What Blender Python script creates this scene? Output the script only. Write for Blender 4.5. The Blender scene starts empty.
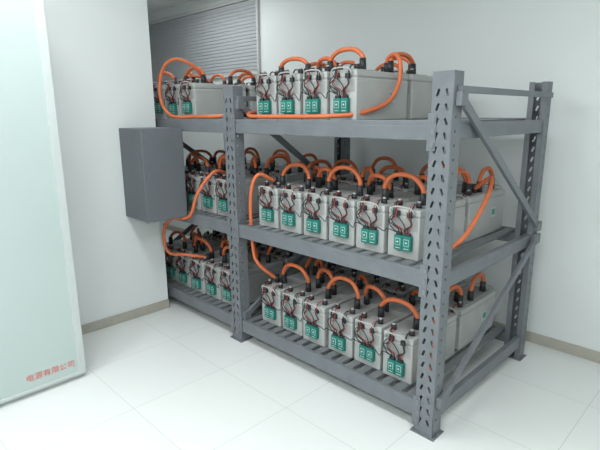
import bpy, bmesh, math, random
from mathutils import Vector, Matrix
random.seed(4)
SC=bpy.context.scene
COL=SC.collection
# ---------------------------------------------------------------- materials
def mat(name,col,rough=.5,metal=0,noise=0.0,nscale=20,bump=0.0,spec=.5,emit=None):
    m=bpy.data.materials.new(name);m.use_nodes=True
    nt=m.node_tree;b=nt.nodes['Principled BSDF']
    b.inputs['Base Color'].default_value=(*col,1);b.inputs['Roughness'].default_value=rough
    b.inputs['Metallic'].default_value=metal;b.inputs['Specular IOR Level'].default_value=spec
    tc=nt.nodes.new('ShaderNodeTexCoord');n=nt.nodes.new('ShaderNodeTexNoise')
    n.inputs['Scale'].default_value=nscale;n.inputs['Detail'].default_value=4
    nt.links.new(tc.outputs['Object'],n.inputs['Vector'])
    if noise>0:
        r=nt.nodes.new('ShaderNodeMapRange')
        r.inputs['From Min'].default_value=.3;r.inputs['From Max'].default_value=.7
        r.inputs['To Min'].default_value=1-noise;r.inputs['To Max'].default_value=1+noise
        mx=nt.nodes.new('ShaderNodeVectorMath');mx.operation='SCALE'
        mx.inputs[0].default_value=col
        nt.links.new(n.outputs['Fac'],r.inputs['Value']);nt.links.new(r.outputs['Result'],mx.inputs['Scale'])
        nt.links.new(mx.outputs['Vector'],b.inputs['Base Color'])
    if bump>0:
        bp=nt.nodes.new('ShaderNodeBump');bp.inputs['Strength'].default_value=bump;bp.inputs['Distance'].default_value=.002
        nt.links.new(n.outputs['Fac'],bp.inputs['Height']);nt.links.new(bp.outputs['Normal'],b.inputs['Normal'])
    if emit:
        b.inputs['Emission Color'].default_value=(*emit[0],1);b.inputs['Emission Strength'].default_value=emit[1]
    return m
M=dict(
 wall=mat('wall_paint',(.74,.775,.765),.6,noise=.02,nscale=1.5,bump=.03),
 ceil=mat('ceiling_paint',(.8,.81,.8),.8,noise=.01),
 base=mat('baseboard_grey',(.42,.40,.34),.5,noise=.05),
 steel=mat('rack_grey_paint',(.165,.178,.192),.45,metal=.1,noise=.08,nscale=9,bump=.04),
 slat=mat('slat_grey_paint',(.20,.212,.22),.4,metal=.2,noise=.08,nscale=12),
 boxp=mat('cabinet_grey_paint',(.145,.158,.173),.5,metal=.1,noise=.05,nscale=6,bump=.03),
 case=mat('battery_case_grey',(.43,.437,.425),.45,noise=.05,nscale=8,bump=.05),
 lid=mat('battery_lid_grey',(.34,.345,.335),.5,noise=.05,nscale=8),
 black=mat('black_rubber',(.02,.02,.023),.5,noise=.1),
 orange=mat('orange_cable_sheath',(.64,.155,.055),.5,noise=.08,nscale=30),
 teal=mat('teal_module_plastic',(.01,.18,.145),.45,noise=.05),
 white=mat('white_plastic',(.52,.6,.57),.5,noise=.02),
 red=mat('red_wire',(.36,.04,.03),.4,noise=.05),
 sticker=mat('sticker_green',(.10,.30,.22),.5,noise=.05),
 handle=mat('handle_rope',(.42,.42,.40),.7,noise=.1,nscale=60),
 cab=mat('cabinet_white_paint',(.52,.56,.55),.35,noise=.02),
 glass=mat('tinted_door_panel',(.46,.535,.515),.12,noise=.02,nscale=2),
 redtx=mat('red_lettering',(.65,.15,.12),.5,noise=.02),
 blind=mat('blind_slat_grey',(.36,.38,.39),.7,noise=.03),
 frame=mat('window_frame_grey',(.5,.51,.5),.5,noise=.02),
 lamp=mat('lamp_diffuser',(.9,.9,.9),.5,emit=((.96,.99,1),4)),
)
# floor: white anti-static tiles with thin joints
fm=bpy.data.materials.new('floor_tiles');fm.use_nodes=True
nt=fm.node_tree;b=nt.nodes['Principled BSDF']
tc=nt.nodes.new('ShaderNodeTexCoord');mp=nt.nodes.new('ShaderNodeMapping');br=nt.nodes.new('ShaderNodeTexBrick')
br.offset=0;br.squash=1
br.inputs['Scale'].default_value=1;br.inputs['Brick Width'].default_value=.6;br.inputs['Row Height'].default_value=.6
br.inputs['Mortar Size'].default_value=.002;br.inputs['Mortar Smooth'].default_value=.4
br.inputs['Color1'].default_value=(.78,.80,.78,1);br.inputs['Color2'].default_value=(.765,.785,.77,1);br.inputs['Mortar'].default_value=(.56,.57,.55,1)
mp.inputs['Location'].default_value=(.12,.33,0)
nt.links.new(tc.outputs['Object'],mp.inputs['Vector']);nt.links.new(mp.outputs['Vector'],br.inputs['Vector'])
nt.links.new(br.outputs['Color'],b.inputs['Base Color']);b.inputs['Roughness'].default_value=.3
M['floor']=fm
# ---------------------------------------------------------------- mesh builder
class MB:
    def __init__(s): s.bm=bmesh.new();s.mats=[]
    def mi(s,k):
        if k not in s.mats:s.mats.append(k)
        return s.mats.index(k)
    def add(s,tb,k,mtx=None,smooth=False):
        if mtx is not None: tb.transform(mtx)
        i=s.mi(k)
        for f in tb.faces:
            f.material_index=i;f.smooth=smooth
        me=bpy.data.meshes.new('t');tb.to_mesh(me);tb.free();s.bm.from_mesh(me);bpy.data.meshes.remove(me)
    def box(s,lo,hi,k,bev=0,mtx=None):
        tb=bmesh.new();bmesh.ops.create_cube(tb,size=1)
        c=[(a+b)/2 for a,b in zip(lo,hi)];d=[abs(b-a) for a,b in zip(lo,hi)]
        tb.transform(Matrix.Translation(c)@Matrix.Diagonal((*d,1)))
        if bev>0: bmesh.ops.bevel(tb,geom=tb.edges[:],offset=bev,segments=2,profile=.5,affect='EDGES')
        s.add(tb,k,mtx)
    def cyl(s,p,r1,r2,h,k,seg=14,mtx=None):
        tb=bmesh.new();bmesh.ops.create_cone(tb,cap_ends=True,segments=seg,radius1=r1,radius2=r2,depth=h)
        m=Matrix.Translation(Vector(p)+Vector((0,0,h/2)))
        if mtx is not None:m=mtx@m
        s.add(tb,k,m,True)
    def tube(s,pts,r,k,seg=10,sub=8):
        P=[Vector(p) for p in pts]
        Q=[P[0]*2-P[1]]+P+[P[-1]*2-P[-2]];C=[]
        for i in range(1,len(Q)-2):
            a,b_,c,d=Q[i-1:i+3]
            for j in range(sub):
                t=j/sub
                C.append(.5*((2*b_)+(c-a)*t+(2*a-5*b_+4*c-d)*t*t+(3*b_-a-3*c+d)*t**3))
        C.append(P[-1])
        tb=bmesh.new();rings=[];T=(C[1]-C[0]).normalized()
        n=T.orthogonal().normalized()
        for i,c in enumerate(C):
            T2=(C[min(i+1,len(C)-1)]-C[max(i-1,0)]).normalized()
            n=(n-T2*n.dot(T2)).normalized();bn=T2.cross(n)
            rings.append([tb.verts.new(c+(n*math.cos(a)+bn*math.sin(a))*r) for a in [2*math.pi*q/seg for q in range(seg)]])
        for A,B in zip(rings,rings[1:]):
            for q in range(seg): tb.faces.new((A[q],A[(q+1)%seg],B[(q+1)%seg],B[q]))
        tb.faces.new(rings[0][::-1]);tb.faces.new(rings[-1])
        s.add(tb,k,None,True)
    def plate(s,w,h,holes,th,k,mtx):
        cu=bpy.data.curves.new('pl','CURVE');cu.dimensions='2D';cu.fill_mode='BOTH';cu.extrude=th/2
        def sp(ps):
            q=cu.splines.new('POLY');q.points.add(len(ps)-1)
            for i,p in enumerate(ps):q.points[i].co=(p[0],p[1],0,1)
            q.use_cyclic_u=True
        sp([(0,0),(w,0),(w,h),(0,h)])
        for hh in holes:sp(hh)
        o=bpy.data.objects.new('pl',cu);COL.objects.link(o)
        dg=bpy.context.evaluated_depsgraph_get();me=bpy.data.meshes.new_from_object(o.evaluated_get(dg))
        tb=bmesh.new();tb.from_mesh(me);bpy.data.objects.remove(o);bpy.data.curves.remove(cu);bpy.data.meshes.remove(me)
        s.add(tb,k,mtx)
    def mesh(s,name):
        me=bpy.data.meshes.new(name);s.bm.normal_update();s.bm.to_mesh(me);s.bm.free()
        for k in s.mats:me.materials.append(M[k])
        return me
    def obj(s,name,parent=None):
        return link(name,s.mesh(name),parent)
def link(name,data,parent=None,loc=(0,0,0)):
    o=bpy.data.objects.new(name,data);COL.objects.link(o);o.location=loc
    if parent:o.parent=parent
    return o
def empty(name,loc=(0,0,0)):
    o=bpy.data.objects.new(name,None);o.empty_display_size=.1;COL.objects.link(o);o.location=loc;return o
def simple(name,lo,hi,k,bev=0,parent=None):
    m=MB();m.box(lo,hi,k,bev);return m.obj(name,parent)
# ---------------------------------------------------------------- dims
L=1.53;PW=.105;PD=.08;D=1.20;H=1.777
ZL,ZM,ZT=.17,.868,1.569
XW=-2.48;YB=1.45;CH=2.9
XA=0.0
posts=[XA-PW, XA-L-PW, XA-2*L-PW]   # left x of each post
# ---------------------------------------------------------------- room
simple('floor',(-5.3,-4.2,-.1),(2.4,YB+.1,0),'floor')
simple('ceiling',(-5.3,-4.2,CH),(2.4,YB+.1,CH+.1),'ceil')
simple('wall_left',(-5.3,-4.2,0),(XW,-.035,CH),'wall')
simple('wall_back',(-5.3,YB,0),(2.4,YB+.1,CH),'wall')
simple('wall_alcove',(-5.4,-.035,0),(-5.3,YB,CH),'wall')
simple('wall_right',(2.3,-4.1,0),(2.4,YB,CH),'wall')
simple('wall_front',(XW,-4.2,0),(2.4,-4.1,CH),'wall')
simple('baseboard_left',(XW,-4.1,0),(XW+.012,-.035,.075),'base',.003)
simple('baseboard_back',(-5.3,YB-.012,0),(2.3,YB,.075),'base',.003)
# window with closed blind on back wall
m=MB()
wx0,wx1,wz0,wz1=-5.2,-2.93,2.02,2.75
m.box((wx0,YB-.03,wz0-.02),(wx1,YB,wz0+.01),'frame',.003)
m.box((wx0,YB-.03,wz1-.01),(wx1,YB,wz1+.03),'frame',.003)
m.box((wx1-.03,YB-.03,wz0),(wx1,YB,wz1),'frame',.003)
m.box((wx0,YB-.03,wz0),(wx0+.03,YB,wz1),'frame',.003)
z=wz0+.02
while z<wz1-.02:
    m.box((wx0+.03,-.0015,-.019),(wx1-.03,.0015,.019),'blind',mtx=Matrix.Translation((0,YB-.022,z))@Matrix.Rotation(math.radians(-9),4,'X'))
    z+=.035
m.obj('window_1')
# ---------------------------------------------------------------- rack
rack=empty('steel_storage_rack')
def slot(cx,cz,l,w,ang):
    c,s_=math.cos(ang),math.sin(ang);out=[]
    for t in range(12):
        a=2*math.pi*t/12;x=math.cos(a)*w/2;y=math.sin(a)*w/2+(l/2-w/2)*(1 if math.sin(a)>0 else -1)
        out.append((cx+x*c-y*s_,cz+x*s_+y*c))
    return out
fh=[];sh=[]
z=.07
while z<H-.04:
    fh.append(slot(.030,z,.034,.013,-.35));fh.append(slot(PW-.030,z,.034,.013,.35))
    sh.append(slot(.030,z+.02,.014,.012,0))
    z+=.062
RX=Matrix.Rotation(math.pi/2,4,'X')      # xy plane -> xz plane
RZ=Matrix.Rotation(math.pi/2,4,'Z')
def post_mesh():
    m=MB();t=.003
    m.plate(PW,H-.006,fh,t,'steel',Matrix.Translation((0,t/2,.006))@RX)
    for x in (t/2,PW-t/2):
        m.plate(PD,H-.006,sh,t,'steel',Matrix.Translation((x,0,.006))@RZ@RX)
    m.box((0,PD-t,.006),(.032,PD,H),'steel');m.box((PW-.032,PD-t,.006),(PW,PD,H),'steel')
    m.box((-.015,-.015,0),(PW+.015,PD+.015,.006),'steel',.001)
    for x,y in ((-.006,.04),(PW+.006,.04)): m.cyl((x,y,.006),.006,.006,.008,'slat',6)
    return m.mesh('upright')
pm=post_mesh()
n=0
for px in posts:
    for back in (0,1):
        n+=1
        o=link(f'upright_{n}',pm,rack)
        if back:
            o.location=(px+PW,D,0);o.rotation_euler=(0,0,math.pi)
        else:o.location=(px,0,0)
BH=.09
def bay(x0,x1,idx):
    for lv,zt in enumerate((ZL,ZM,ZT)):
        m=MB()
        for y0,y1,sg in ((.004,.054,1),(D-.054,D-.004,-1)):
            m.box((x0,y0,zt-BH),(x1,y1,zt-.022),'steel',.004)
            if sg>0: m.box((x0,y0,zt-.024),(x1,y0+.028,zt),'steel',.003)
            else: m.box((x0,y1-.028,zt-.024),(x1,y1,zt),'steel',.003)
        # connectors on post faces
            yy=-.004 if sg>0 else D
            for xa,xb in ((x0-.03,x0+.012),(x1-.012,x1+.03)):
                m.box((xa,yy,zt-.135),(xb,yy+.004,zt+.03),'steel',.001)
                for q in range(3):
                    xc=(xa+xb)/2-.008*(1 if xa<x0 else -1)
                    m.box((xc-.007,yy-.004 if sg>0 else yy+.003,zt-.12+q*.055),(xc+.007,yy+.001 if sg>0 else yy+.008,zt-.095+q*.055),'slat',.001)
        m.obj(f'beam_pair_{idx}_{lv+1}',rack)
        m=MB();x=x0+.02
        while x<x1-.05:
            m.box((x,.032,zt-.022),(x+.052,D-.032,zt-.004),'slat',.003)
            x+=.083
        m.obj(f'shelf_slats_{idx}_{lv+1}',rack)
bay(posts[1]+PW,posts[0],1)
bay(posts[2]+PW,posts[1],2)
# side frames: shelf side rails, struts and diagonals
def bar(m,a,b_,w,t,k='steel'):
    a=Vector(a);b_=Vector(b_);d=b_-a;l=d.length
    ang=math.atan2(d.z,d.y)
    m.box((-t/2,0,-w/2),(t/2,l,w/2),k,.002,mtx=Matrix.Translation(a)@Matrix.Rotation(ang,4,'X'))
for i,px in enumerate(posts):
    m=MB();xc=px+PW-.02
    for zt in (ZL,ZM,ZT):
        m.box((xc-.02,PD-.01,zt-.085),(xc+.012,D-PD+.01,zt-.01),'steel',.003)
    bar(m,(xc+.03,.03,1.70),(xc+.03,D-.03,1.70),.03,.02)
    bar(m,(xc+.035,.045,1.66),(xc+.035,D-.045,.91),.042,.02)
    bar(m,(xc+.035,.045,.20),(xc+.035,D-.045,.83),.042,.02)
    for y,z in ((.045,1.66),(D-.045,.91),(.045,.2),(D-.045,.83)):
        m.box((xc+.02,y-.03,z-.03),(xc+.05,y+.03,z+.03),'steel',.004)
    m.obj(f'side_frame_{i+1}',rack)
# ---------------------------------------------------------------- battery
BW,BD,BHT=.188,.49,.262
def battery(v):
    m=MB();w=BW/2
    m.box((-w,0,0),(w,BD,.222),'case',.006)
    m.box((-w+.004,.004,.218),(w-.004,BD-.004,.23),'lid')
    m.box((-w,0,.228),(w,BD,BHT),'case',.006)
    for sx in (-1,1):
        m.box((sx*w-.0015,.03,.03),(sx*w+.0015,.47,.036),'case');m.box((sx*w-.0015,.03,.2),(sx*w+.0015,.47,.206),'case')
    # side label
    m.box((w,.30,.10),(w+.001,.36,.16),'white');m.box((w+.0005,.308,.115),(w+.0016,.352,.152),'sticker')
    m.box((-w+.012,-.002,.15),(w-.012,.002,.215),'lid',.001)
    m.box((-w+.02,.012,BHT-.002),(w-.02,.20,BHT+.006),'lid',.002)
    m.box((-w+.03,.26,BHT-.002),(w-.03,.46,BHT+.003),'lid',.001)
    # terminals
    for sx in (-1,1):
        x=sx*.058
        m.cyl((x,.045,BHT+.004),.017,.015,.026,'black');m.cyl((x,.045,BHT+.030),.009,.009,.008,'case')
    # handle
    for sy,y in ((-1,-.001),(1,BD+.001)):
        m.tube([(-.066,y,.232),(-.068,y+sy*.016,.25),(-.045,y+sy*.024,.272),(.045,y+sy*.024,.272),(.068,y+sy*.016,.25),(.066,y,.232)],.0042,'handle',8,5)
    # monitoring module : two small screw-terminal blocks side by side
    dx=random.uniform(-.004,.012);dz=random.uniform(-.006,.006)
    for cx in (-.0255,.0255):
        c=cx+dx
        m.box((c-.0245,-.026,.044+dz),(c+.0245,-.0005,.122+dz),'teal',.003)
        m.box((c-.015,-.0275,.070+dz),(c+.015,-.0255,.106+dz),'white')
        m.box((c-.0125,-.0285,.0725+dz),(c+.0125,-.0265,.1035+dz),'teal')
        m.box((c-.005,-.0295,.084+dz),(c+.005,-.0275,.092+dz),'white')
        m.box((c-.014,-.0275,.054+dz),(c+.014,-.0255,.057+dz),'white')
        m.box((c-.016,-.022,.122+dz),(c+.016,-.006,.137+dz),'black',.002)
    # wires
    for x0,x1,k in ((-.058,-.030,'black'),(-.05,-.014,'black'),(-.045,.0,'red'),(.05,.016,'black'),(.058,.034,'red'),(.054,.026,'black')):
        j=random.uniform(-.014,.014);q=random.uniform(.9,1.3)
        m.tube([(x0,.04,BHT+.022),(x0*.95+j,-.002,BHT+.022),(x0*.85+j,-.022,.225),(x0*q,-.026,.19),(x1+dx,-.022,.16),(x1+dx,-.013,.132)],.0024 if k=='red' else .0034,k,6,5)
    j=random.uniform(-.01,.02)
    m.tube([(-.022,-.013,.135),(-.05,-.03,.16),(-.075,-.025,.20+j),(-.05,-.02,.232),(-.01,-.015,.21+j),(.02,-.02,.17),(.012,-.013,.135)],.003,'black',6,5)
    m.box((-.05,-.016,.225),(-.02,-.001,.25),'black',.002);m.box((.025,-.016,.218),(.05,-.001,.245),'black',.002)
    m.box((-.072,-.012,.165),(-.054,-.001,.195),'white',.002)
    return m.mesh('battery')
variants=[battery(i) for i in range(4)]
PITCH=.208
Y1,Y2=.115,.655
def arc(m,a,b_,h,r=.0132,lean=(0,0,0)):
    a=Vector(a);b_=Vector(b_);ln=Vector(lean)
    u=Vector((0,0,1))
    m.tube([a,a+u*h*.45+ln*.3,a.lerp(b_,.2)+u*h*.88+ln*.8,a.lerp(b_,.5)+u*h+ln,a.lerp(b_,.8)+u*h*.88+ln*.8,b_+u*h*.45+ln*.3,b_],r,'orange',10,6)
    for p in (a,b_): m.cyl((p.x,p.y,p.z-.03),.021,.0175,.07,'black')
rnd=random.uniform
def bank(xr,zs,idxs,tag,hs=1):
    e=empty('battery_bank')
    zs=zs-.004
    n=0
    for i in idxs:
        xc=xr-PITCH*i-BW/2
        for y in (Y1,Y2):
            n+=1
            link(f'battery_unit_{tag}_{n}',variants[random.randrange(4)],e,(xc+rnd(-.003,.003),y+rnd(-.008,.006),zs))
    m=MB();zt=zs+BHT+.03
    X=[xr-PITCH*i-BW/2 for i in idxs]
    for j in range(len(X)-1):
        if j%2==0:
            arc(m,(X[j]+.03,Y1+.13,zt),(X[j+1]+.00,Y1+.13,zt),hs*(.115+rnd(-.015,.02)),lean=(0,rnd(-.04,.03),0))
            if hs==1: arc(m,(X[j]-.03,Y1+.33,zt),(X[j+1]+.03,Y1+.42,zt),hs*(.09+rnd(-.01,.02)),lean=(0,rnd(-.04,.03),0))
        else:
            arc(m,(X[j]-.03,Y1+.22,zt),(X[j+1]+.02,Y1+.24,zt),hs*(.10+rnd(-.015,.02)),lean=(0,rnd(-.04,.03),0))
        arc(m,(X[j],Y2+.12+.2*(j%2),zt),(X[j+1],Y2+.12+.2*(j%2),zt),hs*(.10+rnd(-.01,.03)))
    arc(m,(X[0]+.04,Y1+.38,zt),(X[0]+.04,Y2+.08,zt),.12*hs)
    if hs==1: arc(m,(X[0]+.05,Y2+.2,zt),(X[0]+.03,Y2+.42,zt),.11*hs)
    arc(m,(X[-1],Y1+.36,zt),(X[-1],Y2+.08,zt),.11*hs)
    m.obj(f'jumper_cables_{tag}',e)
    # thin signal wire daisy-chained along the module fronts
    m=MB()
    for a_,b_ in zip(X,X[1:]):
        m.tube([(a_-.03,Y1-.02,zs+.14),(a_-.075,Y1-.035,zs+.155),((a_+b_)/2,Y1-.02,zs+.12+rnd(-.01,.015)),(b_+.075,Y1-.035,zs+.15),(b_+.04,Y1-.02,zs+.14)],.0026,'black',6,5)
    m.obj(f'signal_wire_{tag}',e)
    return e
xr1=-.20;xr2=-1.73
bank(xr1,ZT,range(2,6),'a',.72);bank(xr1,ZM,range(6),'b');bank(xr1,ZL,range(6),'c')
bank(xr2,ZT,range(2,6),'d',.75);bank(xr2,ZM,range(6),'e');bank(xr2,ZL,range(6),'f')
# ---------------------------------------------------------------- long cables
def cable(pts,r=.0125):
    m=MB();m.tube(pts,r,'orange',12,10)
    for p in (pts[0],pts[-1]): m.cyl((p[0],p[1],p[2]-.02),.019,.017,.05,'black')
    return m.obj('power_cable')
tb=ZT-.004+BHT+.03
cable([(-.70,.50,tb),(-.69,.50,tb+.06),(-.63,.49,tb+.07),(-.585,.47,tb+.01),(-.575,.44,tb-.10),(-.58,.34,tb-.2),(-.62,.16,ZT+.035),(-.75,.05,ZT+.018),(-1.1,.04,ZT+.016),(-1.40,.04,ZT+.018),(-1.49,.12,ZT+.04),(-1.50,.3,ZT+.02)])
cable([(-2.28,.30,tb),(-2.26,.2,tb+.10),(-2.32,.08,tb+.15),(-2.42,.03,tb+.09),(-2.46,.01,tb-.06),(-2.43,.01,tb-.19),(-2.3,.02,ZT+.018),(-2.0,.03,ZT+.016),(-1.75,.03,ZT+.018),(-1.66,.2,ZT+.03)])
tm=ZM-.004+BHT+.03
cable([(-1.95,.25,tm),(-1.92,.1,tm+.03),(-1.98,-.01,tm-.12),(-2.08,-.03,ZM-.02),(-2.3,-.06,ZM-.07),(-2.41,-.07,ZM-.2),(-2.39,-.05,ZM-.36),(-2.28,.04,ZL+BHT+.06),(-2.2,.2,ZL-.004+BHT+.02)])
cable([(-1.38,.22,tm),(-1.42,.1,tm+.05),(-1.465,.07,tm-.1),(-1.47,.08,ZM-.15),(-1.44,.10,ZM-.28),(-1.38,.22,ZL-.004+BHT+.03)])
cable([(-.25,.8,tm),(-.13,.75,tm+.08),(-.085,.6,tm-.02),(-.10,.42,ZM+.1),(-.15,.33,ZM+.02)])
cable([(-.24,.3,ZL+BHT+.02),(-.18,.25,ZL+BHT+.15),(-.12,.2,ZL+BHT+.07),(-.12,.18,ZL+.12),(-.15,.2,ZL+.02)])
# ---------------------------------------------------------------- wall box
m=MB()
bx0,bx1,by0,by1,bz0,bz1=XW+.001,XW+.345,-.34,-.015,.84,1.505
m.box((bx0,by0,bz0),(bx1-.022,by1,bz1),'boxp',.004)
m.box((bx1-.02,by0-.003,bz0-.003),(bx1,by1+.003,bz1+.003),'boxp',.004)
m.cyl((0,0,0),.008,.008,.006,'slat',16,mtx=Matrix.Translation((bx1-.001,by0+.04,(bz0+bz1)/2))@Matrix.Rotation(math.pi/2,4,'Y'))
m.obj('electrical_box')
# ---------------------------------------------------------------- white cabinet on left
cab=empty('equipment_cabinet')
cx,cy0,cy1=-1.85,-1.95,-.976
m=MB()
m.box((XW+.03,cy0,.0),(cx-.03,cy1,2.35),'cab',.004)
m.obj('body',cab)
m=MB()
m.box((cx-.028,cy0,.03),(cx,cy0+.045,2.34),'cab',.003);m.box((cx-.028,cy1-.045,.03),(cx,cy1,2.34),'cab',.003)
m.box((cx-.028,cy0+.04,.03),(cx,cy1-.04,.05),'cab',.003);m.box((cx-.028,cy0+.04,2.29),(cx,cy1-.04,2.34),'cab',.003)
m.box((cx-.024,cy0+.04,.04),(cx-.008,cy1-.04,2.3),'glass')
m.box((cx-.002,cy0+.015,.95),(cx+.02,cy0+.03,1.15),'black',.004)
m.obj('door',cab)
cu=bpy.data.curves.new('lettering','FONT');cu.body='电源有限公司';cu.size=.046;cu.extrude=.0006;cu.align_x='RIGHT'
cu.materials.append(M['redtx'])
t=link('lettering',cu,cab,(cx-.0070,-1.035,.10));t.rotation_euler=(math.pi/2,0,math.pi/2)
# ---------------------------------------------------------------- ceiling lamps, plus added fill lamps behind the camera and in the alcove
for lx,ly,en in ((-1.2,-1.2,21),(.9,-1.2,25),(-.9,-3.0,28),(1.1,-3.0,33),(-3.3,.7,8)):  # rear pair added as front fill; last one added to brighten the alcove blind
    e=empty('ceiling_and_fill_lamp',(lx,ly,CH))
    m=MB();m.box((-.6,-.3,-.05),(.6,.3,0),'frame',.004);m.box((-.57,-.27,-.055),(.57,.27,-.045),'lamp');m.obj('fixture',e)
    ld=bpy.data.lights.new('tube','AREA');ld.shape='RECTANGLE';ld.size=1.14;ld.size_y=.54;ld.energy=en;ld.color=(.94,.985,1)
    lo=link('tube_light',ld,e,(0,0,-.07))
w=bpy.data.worlds.new('w');SC.world=w;w.use_nodes=True
w.node_tree.nodes['Background'].inputs[0].default_value=(.9,.95,1,1);w.node_tree.nodes['Background'].inputs[1].default_value=.3
# ---------------------------------------------------------------- camera
cd=bpy.data.cameras.new('camera');cam=bpy.data.objects.new('camera',cd);COL.objects.link(cam)
cd.sensor_width=36;cd.lens=481.1/600*36;cd.clip_start=.02
yaw,pit,rol=.7835,.2269,-.0054
F=Vector((-math.sin(yaw),math.cos(yaw),0));R=Vector((math.cos(yaw),math.sin(yaw),0));U=Vector((0,0,1))
f3=F*math.cos(pit)-U*math.sin(pit);u3=U*math.cos(pit)+F*math.sin(pit)
r=R*math.cos(rol)+u3*math.sin(rol);u=u3*math.cos(rol)-R*math.sin(rol)
mw=Matrix((r,u,-f3)).transposed().to_4x4();mw.translation=(1.028,-1.964,1.6)
cam.matrix_world=mw;SC.camera=cam
SC.view_settings.view_transform='Standard'
